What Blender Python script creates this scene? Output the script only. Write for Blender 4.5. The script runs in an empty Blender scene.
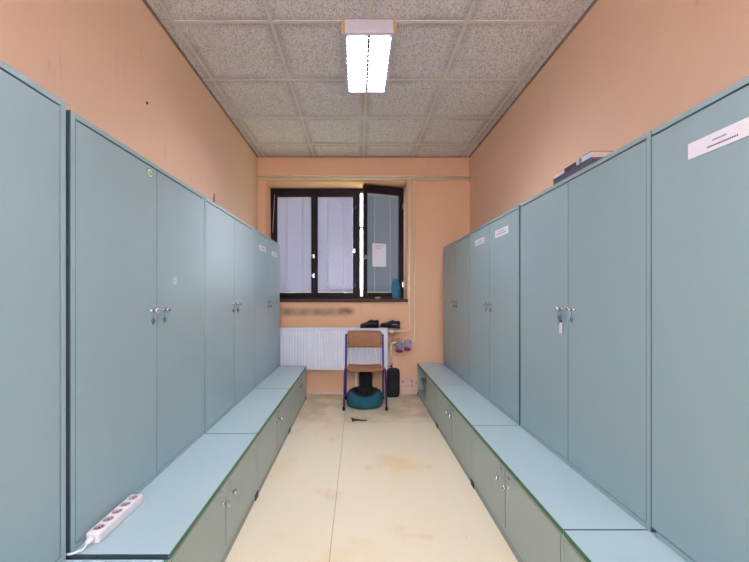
import bpy, bmesh, math, random
from mathutils import Vector, Matrix
random.seed(7)
scene = bpy.context.scene
COL = scene.collection
PI = math.pi

# ------------------------------------------------------------------ camera
EYE = 1.204
cd = bpy.data.cameras.new('camera')
cam = bpy.data.objects.new('camera', cd); COL.objects.link(cam)
cd.sensor_width = 36.0; cd.sensor_fit = 'HORIZONTAL'
cd.lens = 361.0 / 749.0 * 36.0
cd.shift_x = 16.5 / 749.0
cd.shift_y = 14.0 / 749.0
cd.clip_start = 0.02; cd.clip_end = 200
cam.location = (0, 0, EYE); cam.rotation_euler = (PI / 2, 0, 0)
scene.camera = cam

# ------------------------------------------------------------------ light and exposure
LAMP_STRENGTH = 26.0
SKY_STRENGTH = 6.5
world = bpy.data.worlds.new('sky'); scene.world = world
world.use_nodes = True
bg = world.node_tree.nodes['Background']
bg.inputs[0].default_value = (0.90, 0.89, 1.0, 1); bg.inputs[1].default_value = SKY_STRENGTH
vs = scene.view_settings
vs.view_transform = 'Standard'; vs.look = 'None'; vs.gamma = 1.0; vs.use_curve_mapping = False
vs.exposure = 1.30

# ------------------------------------------------------------------ materials
def lin(c):
    return tuple(((v / 255.0) / 12.92 if v / 255.0 <= 0.04045 else ((v / 255.0 + 0.055) / 1.055) ** 2.4) for v in c) + (1.0,)

class NT:
    def __init__(self, name):
        self.m = bpy.data.materials.new(name); self.m.use_nodes = True
        self.t = self.m.node_tree; self.p = self.t.nodes['Principled BSDF']
    def n(self, kind, **kw):
        nd = self.t.nodes.new(kind)
        for k, v in kw.items():
            setattr(nd, k, v)
        return nd
    def l(self, a, b): self.t.links.new(a, b)
    def pos(self):
        return self.n('ShaderNodeNewGeometry').outputs['Position']
    def objc(self):
        return self.n('ShaderNodeTexCoord').outputs['Object']
    def noise(self, vec, scale, detail=3, rough=0.5):
        nd = self.n('ShaderNodeTexNoise'); nd.inputs['Scale'].default_value = scale
        nd.inputs['Detail'].default_value = detail; nd.inputs['Roughness'].default_value = rough
        self.l(vec, nd.inputs['Vector']); return nd.outputs['Fac']
    def math(self, op, a, b=None, c=None, clamp=False):
        nd = self.n('ShaderNodeMath', operation=op); nd.use_clamp = clamp
        for i, v in enumerate((a, b, c)):
            if v is None: continue
            if isinstance(v, (int, float)): nd.inputs[i].default_value = v
            else: self.l(v, nd.inputs[i])
        return nd.outputs[0]
    def ramp(self, fac, a, b, lo=0.0, hi=1.0):
        nd = self.n('ShaderNodeMapRange'); nd.inputs['From Min'].default_value = a
        nd.inputs['From Max'].default_value = b; nd.inputs['To Min'].default_value = lo
        nd.inputs['To Max'].default_value = hi; nd.clamp = True
        nd.interpolation_type = 'SMOOTHSTEP'
        self.l(fac, nd.inputs['Value']); return nd.outputs['Result']
    def mix(self, fac, a, b):
        nd = self.n('ShaderNodeMix', data_type='RGBA')
        for s, v in ((0, fac), (6, a), (7, b)):
            if isinstance(v, (int, float)): nd.inputs[s].default_value = v
            elif isinstance(v, tuple): nd.inputs[s].default_value = v
            else: self.l(v, nd.inputs[s])
        return nd.outputs[2]
    def sep(self, vec):
        nd = self.n('ShaderNodeSeparateXYZ'); self.l(vec, nd.inputs[0]); return nd.outputs
    def bump(self, h, strength, dist=0.002):
        nd = self.n('ShaderNodeBump'); nd.inputs['Strength'].default_value = strength
        nd.inputs['Distance'].default_value = dist
        self.l(h, nd.inputs['Height']); self.l(nd.outputs[0], self.p.inputs['Normal'])
    def band(self, v, c, half, soft):
        d = self.math('ABSOLUTE', self.math('SUBTRACT', v, c))
        return self.ramp(d, half, half + soft, 1.0, 0.0)
    def color(self, c): self.l(c, self.p.inputs['Base Color'])

def simple(name, rgb, rough=0.5, metal=0.0, var=0.06, scale=12.0, bump=0.0, bscale=200.0, spec=0.5):
    k = NT(name); c = lin(rgb)
    k.p.inputs['Roughness'].default_value = rough; k.p.inputs['Metallic'].default_value = metal
    k.p.inputs['Specular IOR Level'].default_value = spec
    o = k.objc(); f = k.noise(o, scale, 4)
    dark = tuple(v * (1 - var) for v in c[:3]) + (1,); lite = tuple(min(1, v * (1 + var)) for v in c[:3]) + (1,)
    k.color(k.mix(f, dark, lite))
    if bump: k.bump(k.noise(o, bscale, 2), bump)
    return k.m

M = {}
M['laminate'] = simple('blue_grey_laminate', (147, 172, 179), 0.33, var=0.04, scale=1.5)
M['laminate_low'] = simple('green_grey_laminate', (162, 176, 172), 0.42, var=0.05, scale=2)
M['worktop'] = simple('pale_blue_worktop', (168, 191, 198), 0.36, var=0.04, scale=2.5)
M['green_edge'] = simple('green_edge_band', (12, 104, 70), 0.4)
M['chipboard'] = simple('raw_chipboard', (168, 160, 138), 0.8, bump=0.3)
M['plinth'] = simple('grey_plinth', (140, 152, 155), 0.5)
M['side_shade'] = simple('painted_side_shade', (70, 94, 104), 0.6)  # shade of the gaps between cabinets, painted on their outer sides
M['edge_shade'] = simple('painted_edge_shade', (58, 80, 90), 0.5)  # darkness of the narrow gaps, painted onto door edges and worktop ends
M['steel'] = simple('chrome_steel', (196, 198, 204), 0.22, metal=1.0)
M['dark_steel'] = simple('dark_steel', (80, 80, 84), 0.35, metal=1.0)
M['black_plastic'] = simple('black_plastic', (20, 20, 22), 0.4)
M['white_plastic'] = simple('white_plastic', (226, 222, 226), 0.35)
M['socket_grey'] = simple('socket_grey', (172, 150, 158), 0.45)
M['paper'] = simple('white_paper', (236, 234, 244), 0.6)
M['ink_blue'] = simple('blue_ink', (110, 125, 190), 0.7)
M['ink_dark'] = simple('dark_ink', (110, 95, 115), 0.7)
M['ink_red'] = simple('red_ink', (170, 110, 120), 0.7)
M['radiator'] = simple('radiator_enamel', (226, 228, 240), 0.35)
M['pipe'] = simple('cream_pipe_paint', (240, 224, 196), 0.4)
M['window_wood'] = simple('dark_brown_window_paint', (36, 23, 31), 0.6, var=0.25, scale=20, spec=0.25)
M['sill'] = simple('window_sill_paint', (196, 186, 196), 0.45)
M['sill_edge'] = simple('red_brown_sill_edge', (74, 36, 34), 0.6, var=0.3, scale=30)
M['purple_tube'] = simple('purple_tube_enamel', (62, 44, 128), 0.35)
M['black_fabric'] = simple('black_fabric', (24, 24, 27), 0.85, bump=0.5, bscale=300)
M['teal_fabric'] = simple('teal_fabric', (16, 84, 100), 0.8, var=0.25, scale=14, bump=0.6, bscale=120)
M['grey_fabric'] = simple('grey_fabric', (110, 102, 108), 0.9, bump=0.6)
M['teal_bag'] = simple('teal_nylon', (22, 112, 140), 0.45, var=0.3, scale=25, bump=0.6, bscale=60)
M['yellow'] = simple('yellow_plastic', (214, 206, 40), 0.5)
M['rubber'] = simple('black_rubber', (26, 25, 26), 0.7)
M['shoe_black'] = simple('black_shoe_leather', (22, 22, 25), 0.5, var=0.2)
M['silver'] = simple('silver_stripe', (140, 150, 160), 0.4)
M['shoe_grey'] = simple('grey_shoe_fabric', (150, 156, 176), 0.8)
M['shoe_pink'] = simple('magenta_rubber', (150, 36, 92), 0.6)
M['box_dark'] = simple('dark_purple_grey_card', (84, 80, 104), 0.6)
M['box_dark_side'] = simple('dark_brown_card', (70, 52, 50), 0.7)
M['card_tan'] = simple('tan_card', (190, 168, 150), 0.8)
M['card_white'] = simple('white_card', (214, 218, 236), 0.5)
M['card_navy'] = simple('navy_card', (44, 40, 66), 0.4)
M['card_green'] = simple('green_card', (128, 150, 110), 0.5)
M['lamp_body'] = simple('lamp_enamel', (206, 200, 210), 0.45)
M['louvre'] = simple('lamp_louvre', (64, 74, 100), 0.5)
M['lamp_cap'] = simple('yellowed_lamp_plastic', (214, 178, 120), 0.5)
M['grid'] = simple('ceiling_grid_metal', (214, 208, 200), 0.5, var=0.2, scale=5)
M['rust'] = simple('rusty_edge_moulding', (150, 130, 114), 0.7, var=0.6, scale=8)
M['base_white'] = simple('white_skirting', (208, 200, 196), 0.5)
M['debris'] = simple('torn_brown_floor_backing', (66, 42, 34), 0.9, var=0.4, scale=60)
M['sticker_green'] = simple('green_sticker', (120, 170, 60), 0.5)
M['sticker_white'] = simple('white_sticker', (214, 224, 220), 0.5)
M['fob_dark'] = simple('dark_blue_grey_fob', (96, 104, 124), 0.3, metal=0.3)
M['tape'] = simple('white_ladder_tape', (216, 196, 212), 0.7)
M['oak'] = None

# wood of the chair
k = NT('beech_plywood'); o = k.objc()
mp = k.n('ShaderNodeMapping'); mp.inputs['Scale'].default_value = (3, 30, 30); k.l(o, mp.inputs[0])
g = k.noise(mp.outputs[0], 3.0, 5, 0.6)
k.color(k.mix(g, lin((184, 122, 80)), lin((226, 172, 128)))); k.p.inputs['Roughness'].default_value = 0.4
M['wood'] = k.m

# lamp glow
k = NT('fluorescent_glow'); k.p.inputs['Base Color'].default_value = (0.9, 0.9, 0.9, 1)
k.p.inputs['Emission Color'].default_value = (0.985, 0.955, 1.0, 1)
k.p.inputs['Emission Strength'].default_value = LAMP_STRENGTH
M['glow'] = k.m

# glass
k = NT('window_glass')
t = k.t; out = [n for n in t.nodes if n.type == 'OUTPUT_MATERIAL'][0]
tr = k.n('ShaderNodeBsdfTransparent'); tr.inputs[0].default_value = (0.93, 0.95, 0.95, 1)
gl = k.n('ShaderNodeBsdfGlossy'); gl.inputs['Roughness'].default_value = 0.02
fr = k.n('ShaderNodeFresnel'); fr.inputs['IOR'].default_value = 1.45
mx = k.n('ShaderNodeMixShader'); k.l(k.math('MULTIPLY', fr.outputs[0], 0.12), mx.inputs[0]); k.l(tr.outputs[0], mx.inputs[1]); k.l(gl.outputs[0], mx.inputs[2])
k.l(mx.outputs[0], out.inputs[0]); M['glass'] = k.m

# blind slats: slightly translucent plastic
def slat_mat(name, f, rgb):
    k = NT(name); t = k.t; out = [n for n in t.nodes if n.type == 'OUTPUT_MATERIAL'][0]
    k.p.inputs['Base Color'].default_value = lin(rgb); k.p.inputs['Roughness'].default_value = 0.5
    tl = k.n('ShaderNodeBsdfTranslucent'); tl.inputs[0].default_value = lin((204, 200, 212))
    mx = k.n('ShaderNodeMixShader'); mx.inputs[0].default_value = f
    k.l(k.p.outputs[0], mx.inputs[1]); k.l(tl.outputs[0], mx.inputs[2]); k.l(mx.outputs[0], out.inputs[0]); return k.m
M['slat'] = slat_mat('blind_slat', 0.32, (178, 174, 190))
M['slat_shaded'] = slat_mat('shaded_blind_slat', 0.20, (140, 150, 160))  # same slats made darker, painting in the angled sash's dimmer light

# plaster walls
def wall_mat(name, base, back=False):
    k = NT(name); p = k.pos(); s = k.sep(p)
    k.p.inputs['Roughness'].default_value = 0.7; k.p.inputs['Specular IOR Level'].default_value = 0.3
    f = k.noise(p, 1.3, 4, 0.55)
    c = lin(base)
    col = k.mix(f, tuple(v * 0.93 for v in c[:3]) + (1,), tuple(min(1, v * 1.05) for v in c[:3]) + (1,))
    # faint streaky dirt
    mp = k.n('ShaderNodeMapping'); mp.inputs['Scale'].default_value = (9, 9, 2.0); k.l(p, mp.inputs[0])
    st = k.noise(mp.outputs[0], 1.6, 5, 0.65)
    col = k.mix(k.ramp(st, 0.62, 0.8, 0.0, 0.28), col, lin((150, 104, 76)))
    if back:
        n1 = k.noise(p, 14.0, 5, 0.7)
        n2 = k.noise(p, 6.5, 4, 0.5)
        # mould smudges between sill and radiator
        bx = k.band(s[0], -0.50, 0.36, 0.12); bz = k.band(s[2], 1.0, 0.008, 0.075)
        m1 = k.math('MULTIPLY', k.math('MULTIPLY', bx, bz), k.ramp(n2, 0.30, 0.68, 0.35, 0.72))
        bx2 = k.band(s[0], -0.16, 0.03, 0.12); bz2 = k.band(s[2], 1.005, 0.005, 0.065)
        m2 = k.math('MULTIPLY', k.math('MULTIPLY', bx2, bz2), k.ramp(n1, 0.25, 0.6, 0.45, 1.0))
        mm = k.math('MAXIMUM', m1, m2)
        col = k.mix(mm, col, lin((84, 60, 48)))
        # brown grime round the radiator valves
        g1 = k.math('MULTIPLY', k.band(s[0], 0.43, 0.05, 0.14), k.band(s[2], 0.68, 0.06, 0.22))
        col = k.mix(k.math('MULTIPLY', g1, k.ramp(n1, 0.35, 0.65, 0.15, 0.7)), col, lin((146, 92, 58)))
        # peeled paint by the floor
        pb = k.math('MULTIPLY', k.band(s[0], 0.62, 0.09, 0.09), k.band(s[2], 0.07, 0.08, 0.10))
        pm = k.math('MULTIPLY', pb, k.ramp(n1, 0.42, 0.52))
        col = k.mix(pm, col, lin((214, 190, 188)))
        pd = k.math('MULTIPLY', pb, k.ramp(k.noise(p, 34, 3), 0.62, 0.68))
        col = k.mix(pd, col, lin((120, 84, 80)))
    k.color(col)
    k.bump(k.noise(p, 60, 4), 0.12, 0.004)
    return k.m
M['wall'] = wall_mat('peach_plaster', (238, 199, 170))
M['wall_back'] = wall_mat('peach_plaster_window_wall', (237, 188, 152), True)

# ceiling tiles: pinholed, fissured, with dirt on the joints
k = NT('mineral_ceiling_tile'); p = k.pos(); s = k.sep(p)
v = k.n('ShaderNodeTexVoronoi'); v.inputs['Scale'].default_value = 60; k.l(p, v.inputs['Vector'])
mp = k.n('ShaderNodeMapping'); mp.inputs['Scale'].default_value = (1, 0.55, 1); k.l(p, mp.inputs[0])
fis = k.noise(mp.outputs[0], 115, 2, 0.6)
holes = k.ramp(fis, 0.34, 0.56)
d = k.noise(p, 1.1, 5, 0.6)
col = k.mix(d, lin((222, 216, 217)), lin((241, 237, 239)))
col = k.mix(holes, lin((190, 184, 184)), col)
# soot along joints
def cellpos(axis, off):
    a = k.math('SUBTRACT', s[axis], off); a = k.math('DIVIDE', a, 0.6)
    fr_ = k.math('FRACT', k.math('ADD', a, 50.0)); return k.math('MINIMUM', fr_, k.math('SUBTRACT', 1.0, fr_))
e = k.math('MINIMUM', cellpos(0, 0.067), cellpos(1, 2.216))
soot = k.math('MULTIPLY', k.ramp(e, 0.0, 0.14, 1, 0), k.ramp(k.noise(p, 1.6, 3), 0.38, 0.70, 0.12, 0.6))
col = k.mix(soot, col, lin((146, 134, 124)))
k.color(col); k.p.inputs['Roughness'].default_value = 0.9
k.bump(holes, 0.5, 0.004); M['ceiling'] = k.m

# floor vinyl
k = NT('cream_speckled_vinyl'); p = k.pos(); s = k.sep(p)
f1 = k.noise(p, 240, 2, 0.6); f2 = k.noise(p, 1.1, 4, 0.6); f3 = k.noise(p, 3.1, 4, 0.6)
col = k.mix(k.ramp(f1, 0.35, 0.65), lin((216, 202, 172)), lin((240, 232, 210)))
col = k.mix(k.ramp(f2, 0.50, 0.66, 0, 0.62), col, lin((222, 190, 128)))
col = k.mix(k.ramp(f3, 0.58, 0.75, 0, 0.45), col, lin((206, 160, 96)))
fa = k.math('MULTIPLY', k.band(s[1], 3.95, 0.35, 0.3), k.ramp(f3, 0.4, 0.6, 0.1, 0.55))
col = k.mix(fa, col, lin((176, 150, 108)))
sx = k.math('ADD', s[0], k.math('MULTIPLY', k.noise(p, 2.0, 1), 0.006))
seam = k.math('MAXIMUM', k.band(sx, -0.127, 0.0012, 0.0016),
              k.math('MULTIPLY', k.band(s[1], 3.44, 0.002, 0.003), k.math('GREATER_THAN', s[0], -0.127)))
col = k.mix(k.math('MULTIPLY', seam, 0.65), col, lin((120, 100, 78)))
dots = k.ramp(k.noise(p, 21, 1), 0.80, 0.815)
col = k.mix(dots, col, lin((90, 66, 50)))
k.color(col); k.p.inputs['Roughness'].default_value = 0.32; k.p.inputs['Specular IOR Level'].default_value = 0.4
k.bump(f1, 0.04, 0.0006); M['floor'] = k.m

k = NT('lawn_green'); p = k.pos()
k.color(k.mix(k.noise(p, 8, 5, 0.7), lin((130, 140, 96)), lin((176, 184, 136)))); k.p.inputs['Roughness'].default_value = 0.9
M['lawn'] = k.m
k = NT('hedge_leaves'); p = k.pos()
k.color(k.mix(k.noise(p, 14, 5, 0.7), lin((60, 96, 30)), lin((186, 204, 92)))); k.p.inputs['Roughness'].default_value = 0.8
k.bump(k.noise(p, 20, 4), 0.8, 0.05); M['hedge'] = k.m

# ------------------------------------------------------------------ mesh helpers
def finish(name, bm, mat, parent=None, bevel=0.0, smooth=False, seg=2, subsurf=0):
    bmesh.ops.recalc_face_normals(bm, faces=bm.faces)
    me = bpy.data.meshes.new(name); bm.to_mesh(me); bm.free()
    o = bpy.data.objects.new(name, me); COL.objects.link(o)
    mats = mat if isinstance(mat, (list, tuple)) else [mat]
    for m in mats: me.materials.append(m)
    if smooth:
        for f in me.polygons: f.use_smooth = True
    if bevel:
        b = o.modifiers.new('bevel', 'BEVEL'); b.material = 0; b.width = bevel; b.segments = seg; b.limit_method = 'ANGLE'
    if subsurf:
        b = o.modifiers.new('subdivision', 'SUBSURF'); b.levels = subsurf; b.render_levels = subsurf
    if parent is not None: o.parent = parent
    return o

def box(bm, x0, x1, y0, y1, z0, z1, mi=0):
    r = bmesh.ops.create_cube(bm, size=1.0)
    for v in r['verts']:
        v.co = Vector(((x0 + x1) / 2 + v.co.x * (x1 - x0), (y0 + y1) / 2 + v.co.y * (y1 - y0), (z0 + z1) / 2 + v.co.z * (z1 - z0)))
    fs = set(f for v in r['verts'] for f in v.link_faces)
    for f in fs: f.material_index = mi
    return r['verts']

def mbox(name, dims, mat, parent=None, bevel=0.0):
    bm = bmesh.new(); box(bm, *dims); return finish(name, bm, mat, parent, bevel)

def tube(bm, pts, r, seg=12, caps=True):
    """round tube through points (list of Vectors); r a number or list"""
    pts = [Vector(p) for p in pts]; n = len(pts); rings = []
    rr = r if isinstance(r, (list, tuple)) else [r] * n
    up = None
    for i, p in enumerate(pts):
        t = (pts[min(i + 1, n - 1)] - pts[max(i - 1, 0)]).normalized()
        if up is None:
            a = Vector((0, 0, 1)) if abs(t.z) < 0.9 else Vector((1, 0, 0))
            up = (a - t * a.dot(t)).normalized()
        else:
            up = (up - t * up.dot(t)).normalized()
        sd = t.cross(up)
        rings.append([bm.verts.new(p + (up * math.cos(2 * PI * k / seg) + sd * math.sin(2 * PI * k / seg)) * rr[i]) for k in range(seg)])
    for a, b in zip(rings, rings[1:]):
        for k in range(seg):
            bm.faces.new((a[k], a[(k + 1) % seg], b[(k + 1) % seg], b[k]))
    if caps:
        bm.faces.new(rings[0][::-1]); bm.faces.new(rings[-1])

def rounded(pts, rad, n=6):
    """insert arcs at interior corners of a polyline"""
    pts = [Vector(p) for p in pts]; out = [pts[0]]
    for i in range(1, len(pts) - 1):
        a, b, c = pts[i - 1], pts[i], pts[i + 1]
        u = (a - b).normalized(); w = (c - b).normalized()
        p0 = b + u * rad; p1 = b + w * rad
        for j in range(n + 1):
            s = j / n
            out.append(p0 * (1 - s) ** 2 + b * 2 * s * (1 - s) + p1 * s * s)
    out.append(pts[-1]); return out

def lathe(bm, prof, seg=20, mat=Matrix()):
    """prof list of (r, z)"""
    rings = []
    for r, z in prof:
        if r < 1e-5: rings.append([bm.verts.new(mat @ Vector((0, 0, z)))])
        else: rings.append([bm.verts.new(mat @ Vector((r * math.cos(2 * PI * k / seg), r * math.sin(2 * PI * k / seg), z))) for k in range(seg)])
    for a, b in zip(rings, rings[1:]):
        for k in range(seg):
            k2 = (k + 1) % seg
            if len(a) == 1 and len(b) == 1: continue
            if len(a) == 1: bm.faces.new((a[0], b[k], b[k2]))
            elif len(b) == 1: bm.faces.new((a[k], a[k2], b[0]))
            else: bm.faces.new((a[k], a[k2], b[k2], b[k]))

def prism(bm, poly, z0, z1, mi=0):
    lo = [bm.verts.new((x, y, z0)) for x, y in poly]; hi = [bm.verts.new((x, y, z1)) for x, y in poly]
    fs = [bm.faces.new(lo[::-1]), bm.faces.new(hi)]
    n = len(poly)
    for i in range(n): fs.append(bm.faces.new((lo[i], lo[(i + 1) % n], hi[(i + 1) % n], hi[i])))
    for f in fs: f.material_index = mi

def tag(o, label, cat, group=None, kind=None):
    o['label'] = label; o['category'] = cat
    if group: o['group'] = group
    if kind: o['kind'] = kind
    return o
def thing(name, label, cat, loc=(0, 0, 0), rz=0.0, group=None):
    o = bpy.data.objects.new(name, None); COL.objects.link(o); o.empty_display_size = 0.1
    o.location = loc; o.rotation_euler = (0, 0, rz)
    return tag(o, label, cat, group)
def struct(o, label, cat):
    o['kind'] = 'structure'; o['label'] = label; o['category'] = cat; return o

# ------------------------------------------------------------------ room shell
XL, XR, YF, YB, H = -1.22, 1.355, -1.6, 4.39, 2.884
T = 0.12
struct(mbox('floor', (XL - T, XR + T, YF - T, YB + 0.42, -0.1, 0), M['floor']), 'cream speckled vinyl floor with yellowish worn patches and seams', 'floor')
cl = struct(mbox('ceiling', (XL - T, XR + T, YF - T, YB + 0.42, H, H + 0.1), M['ceiling']), 'grey fissured square tile suspended ceiling', 'ceiling')
struct(mbox('wall_left', (XL - T, XL, YF, YB, 0, H), M['wall']), 'peach painted plaster wall above the left cabinets', 'wall')
struct(mbox('wall_right', (XR, XR + T, YF, YB, 0, H), M['wall']), 'peach painted plaster wall above the right cabinets', 'wall')
bm = bmesh.new()
box(bm, XL - T, -1.0, YF - T, YF, 0, H); box(bm, 1.15, XR + T, YF - T, YF, 0, H)
box(bm, -1.0, 1.15, YF - T, YF, 0, 1.35); box(bm, -1.0, 1.15, YF - T, YF, 2.75, H)
struct(finish('wall_front', bm, M['wall']), 'peach painted plaster wall at the near end of the room', 'wall')

WX0, WX1, WZ0, WZ1 = -1.128, 0.592, EYE - 0.05, EYE + 1.379      # window opening
YW = 4.67                                                        # frame front plane
YO = YB + 0.42
bm = bmesh.new()
box(bm, XL - T, WX0, YB, YO, 0, H); box(bm, WX1, XR + T, YB, YO, 0, H)
box(bm, WX0, WX1, YB, YO, 0, WZ0 - 0.03); box(bm, WX0, WX1, YB, YO, WZ1, H)
struct(finish('wall_back', bm, M['wall_back']), 'peach end wall with window recess, black mould smudges and peeling paint', 'wall')

w2 = struct(bpy.data.objects.new('added_fill_window', None), 'added unseen window behind the camera, lets in fill light', 'window'); COL.objects.link(w2); w2.location = (0.075, YF - 0.07, 1.35)  # added opening to the sky, brightens the dim room from behind
bm = bmesh.new()
for a in ((-1.07, -1.02, 0.002, 1.398), (1.02, 1.07, 0.002, 1.398), (-1.02, 1.02, 0.002, 0.052), (-1.02, 1.02, 1.35, 1.398), (-0.025, 0.025, 0.052, 1.35)): box(bm, a[0], a[1], -0.03, 0.03, a[2], a[3])
finish('window_frame', bm, M['window_wood'], w2, 0.004)['kind'] = 'structure'
mbox('window_pane', (-1.02, 1.02, -0.003, 0.003, 0.052, 1.35), M['glass'], w2)['kind'] = 'structure'
# T-bars of the suspended ceiling
bm = bmesh.new()
for i in range(-2, 3):
    x = 0.067 + 0.6 * i
    if XL < x - 0.02 and x + 0.02 < XR: box(bm, x - 0.011, x + 0.011, YF, YB, H - 0.006, H + 0.002)
for j in range(-6, 4):
    y = 2.216 + 0.6 * j
    if YF < y < YB: box(bm, XL, XR, y - 0.011, y + 0.011, H - 0.0055, H + 0.002)
g = finish('ceiling_grid', bm, M['grid'], cl, 0.001); g['kind'] = 'structure'
for nm, x0, x1, lab in (('trim_1', XL, XL + 0.012, 'rust stained ceiling edge moulding on the left wall'), ('trim_2', XR - 0.012, XR, 'rust stained ceiling edge moulding on the right wall')):
    bm = bmesh.new(); box(bm, x0, x1, YF, YB - 0.001, H - 0.008, H - 0.001)
    xw = x0 if x0 == XL else x1 - 0.003
    box(bm, xw, xw + 0.003, YF, YB - 0.001, H - 0.016, H - 0.008)
    struct(finish(nm, bm, M['rust']), lab, 'ceiling trim')
struct(mbox('trim_3', (XL + 0.023, XR - 0.023, YB - 0.018, YB - 0.0005, H - 0.008, H - 0.001), M['rust']), 'ceiling edge moulding over the window wall', 'ceiling trim')
struct(mbox('baseboard_back', (XL, 0.40, YB - 0.014, YB, 0, 0.022), M['base_white'], None, 0.003), 'thin pale skirting strip under the radiator', 'skirting')

# ------------------------------------------------------------------ window
win = struct(bpy.data.objects.new('window_1', None), 'dark brown three-sash window with venetian blinds, right sash swung open', 'window')
COL.objects.link(win); win.location = (0, YW, WZ0)
def W(bm, x0, x1, y0, y1, z0, z1): box(bm, x0, x1, y0 - YW, y1 - YW, z0 - WZ0, z1 - WZ0)
bm = bmesh.new()
fz0, fz1 = WZ0, WZ1
for a in ((WX0, WX0 + 0.045, fz0, fz1), (WX1 - 0.03, WX1, fz0, fz1), (WX0 + 0.045, WX1 - 0.03, fz1 - 0.045, fz1), (WX0 + 0.045, WX1 - 0.03, fz0, fz0 + 0.035), (-0.035, 0.03, fz0 + 0.035, fz1 - 0.045)):
    W(bm, a[0], a[1], YW, YW + 0.09, a[2], a[3])
f = finish('window_frame', bm, M['window_wood'], win, 0.004); f['kind'] = 'structure'
def sash(x0, x1, st_l, st_r, name='sash', ov=0.0):
    """sash in its own frame: origin hinge, built in x0..x1, y 0..0.05, z from WZ0+0.03"""
    z0, z1 = fz0 + 0.03 - WZ0, fz1 - 0.04 - WZ0
    bm = bmesh.new()
    box(bm, x0, x0 + st_l, 0, 0.05, z0, z1 + ov); box(bm, x1 - st_r, x1, 0, 0.05, z0, z1 + ov)
    box(bm, x0 + st_l, x1 - st_r, 0, 0.05, z1 - 0.068, z1 + ov); box(bm, x0 + st_l, x1 - st_r, 0, 0.05, z0, z0 + 0.05)
    s = finish(name, bm, M['window_wood'], win, 0.005); s['kind'] = 'structure'
    g = mbox('window_pane', (x0 + st_l, x1 - st_r, 0.012, 0.016, z0 + 0.05, z1 - 0.068), M['glass'], s); g['kind'] = 'structure'
    g = mbox('window_pane', (x0 + st_l, x1 - st_r, 0.040, 0.044, z0 + 0.05, z1 - 0.068), M['glass'], s); g['kind'] = 'structure'
    return s
s1 = sash(-1.09, -0.563, 0.045, 0.042); s1.location = (0, -0.012, 0)
s2 = sash(-0.561, -0.032, 0.040, 0.036); s2.location = (0, -0.012, 0)
HX = 0.572; YH = YW - 0.054; ANG = math.radians(17.0)
s3 = sash(-0.523, 0.0, 0.048, 0.048, ov=0.032); s3.location = (HX, YH - YW, 0); s3.rotation_euler = (0, 0, ANG)
def handle(parent, x, z):
    bm = bmesh.new(); box(bm, x - 0.012, x + 0.012, -0.006, 0, z - 0.025, z + 0.025)
    tube(bm, rounded([(x, -0.003, z), (x, -0.035, z), (x - 0.03, -0.038, z + 0.004)], 0.008), 0.006, 8)
    h = finish('window_handle', bm, M['steel'], parent, 0.001)
for zz in (0.55, 0.30): handle(s1, -0.583 + 0.01, zz)
handle(s2, -0.05, 0.62); handle(s3, -0.50, 0.52)
for zz in (0.15, 1.15):      # hinges on the right sash and the middle sash
    bm = bmesh.new(); tube(bm, [(-0.004, -0.008, zz), (-0.004, -0.008, zz + 0.06)], 0.007, 8); finish('hinge', bm, M['steel'], s3)
    bm = bmesh.new(); tube(bm, [(-0.036, -0.008, zz), (-0.036, -0.008, zz + 0.05)], 0.006, 8); finish('hinge', bm, M['steel'], s2)
bm = bmesh.new(); W(bm, WX0 - 0.0, WX1, YW + 0.115, YW + 0.127, EYE + 0.88, EYE + 0.905)
finish('outer_bar', bm, M['dark_steel'], win)['kind'] = 'structure'

# sill
si = struct(mbox('trim_4', (WX0 + 0.001, WX1 - 0.001, YB - 0.02, YO - 0.02, WZ0 - 0.03, WZ0 - 0.0005), M['sill'], None, 0.003), 'window sill board inside the window recess', 'window sill')
e = mbox('sill_edge', (WX0 - 0.01, WX1 + 0.012, YB - 0.030, YB - 0.0205, WZ0 - 0.036, WZ0 + 0.003), M['sill_edge'], si, 0.003); e['kind'] = 'structure'

def blind(label, x0, x1, loc, rz, tapes, mat='slat'):
    """venetian blind between the two panes; local frame as its sash, y 0.017..0.039"""
    z0, z1 = WZ0 + 0.083, fz1 - 0.112
    t = thing('venetian_blind', label, 'blind', (loc[0], loc[1], z0), rz, 'venetian blinds in the window')
    h = z1 - z0
    mbox('head_rail', (x0, x1, 0.0175, 0.037, h - 0.016, h - 0.001), M['tape'], t, 0.002)
    mbox('bottom_rail', (x0, x1, 0.018, 0.037, -0.002, 0.011), M['tape'], t, 0.002)
    bm = bmesh.new(); n = 34
    for i in range(n):
        z = 0.018 + (h - 0.040) * i / (n - 1)
        a = math.radians(66); w = 0.0215
        prev = None
        cy, cz = 0.0285, z
        ring = []
        for s_ in (-1, 0, 1):
            y = cy + s_ * w * math.cos(a) * 1.0; zz = cz - s_ * w * math.sin(a) + (0.0 if s_ else 0.0012)
            ring.append((y, zz))
        vs_ = [[bm.verts.new((x, y, zz)) for (y, zz) in ring] for x in (x0 + 0.0005, x1 - 0.0005)]
        for q in range(2): bm.faces.new((vs_[0][q], vs_[1][q], vs_[1][q + 1], vs_[0][q + 1]))
    o = finish('slats', bm, M[mat], t)
    so = o.modifiers.new('thick', 'SOLIDIFY'); so.thickness = 0.0005
    for xx in tapes:
        mbox('ladder_tape', (xx - 0.006, xx + 0.006, 0.0168, 0.0176, 0.01, h - 0.016), M['tape'], t)
    return t
ys = YW - 0.012
blind('closed grey blind in the left window sash', -1.0447, -0.6053, (0, ys), 0, (-0.92, -0.72))
blind('closed grey blind in the middle window sash', -0.5207, -0.0683, (0, ys), 0, (-0.39, -0.19))
blind('blind in the right sash with shade painted into its slats, behind the taped note', -0.4747, -0.0483, (HX, YH), ANG, (-0.375, -0.165), 'slat_shaded')
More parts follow.
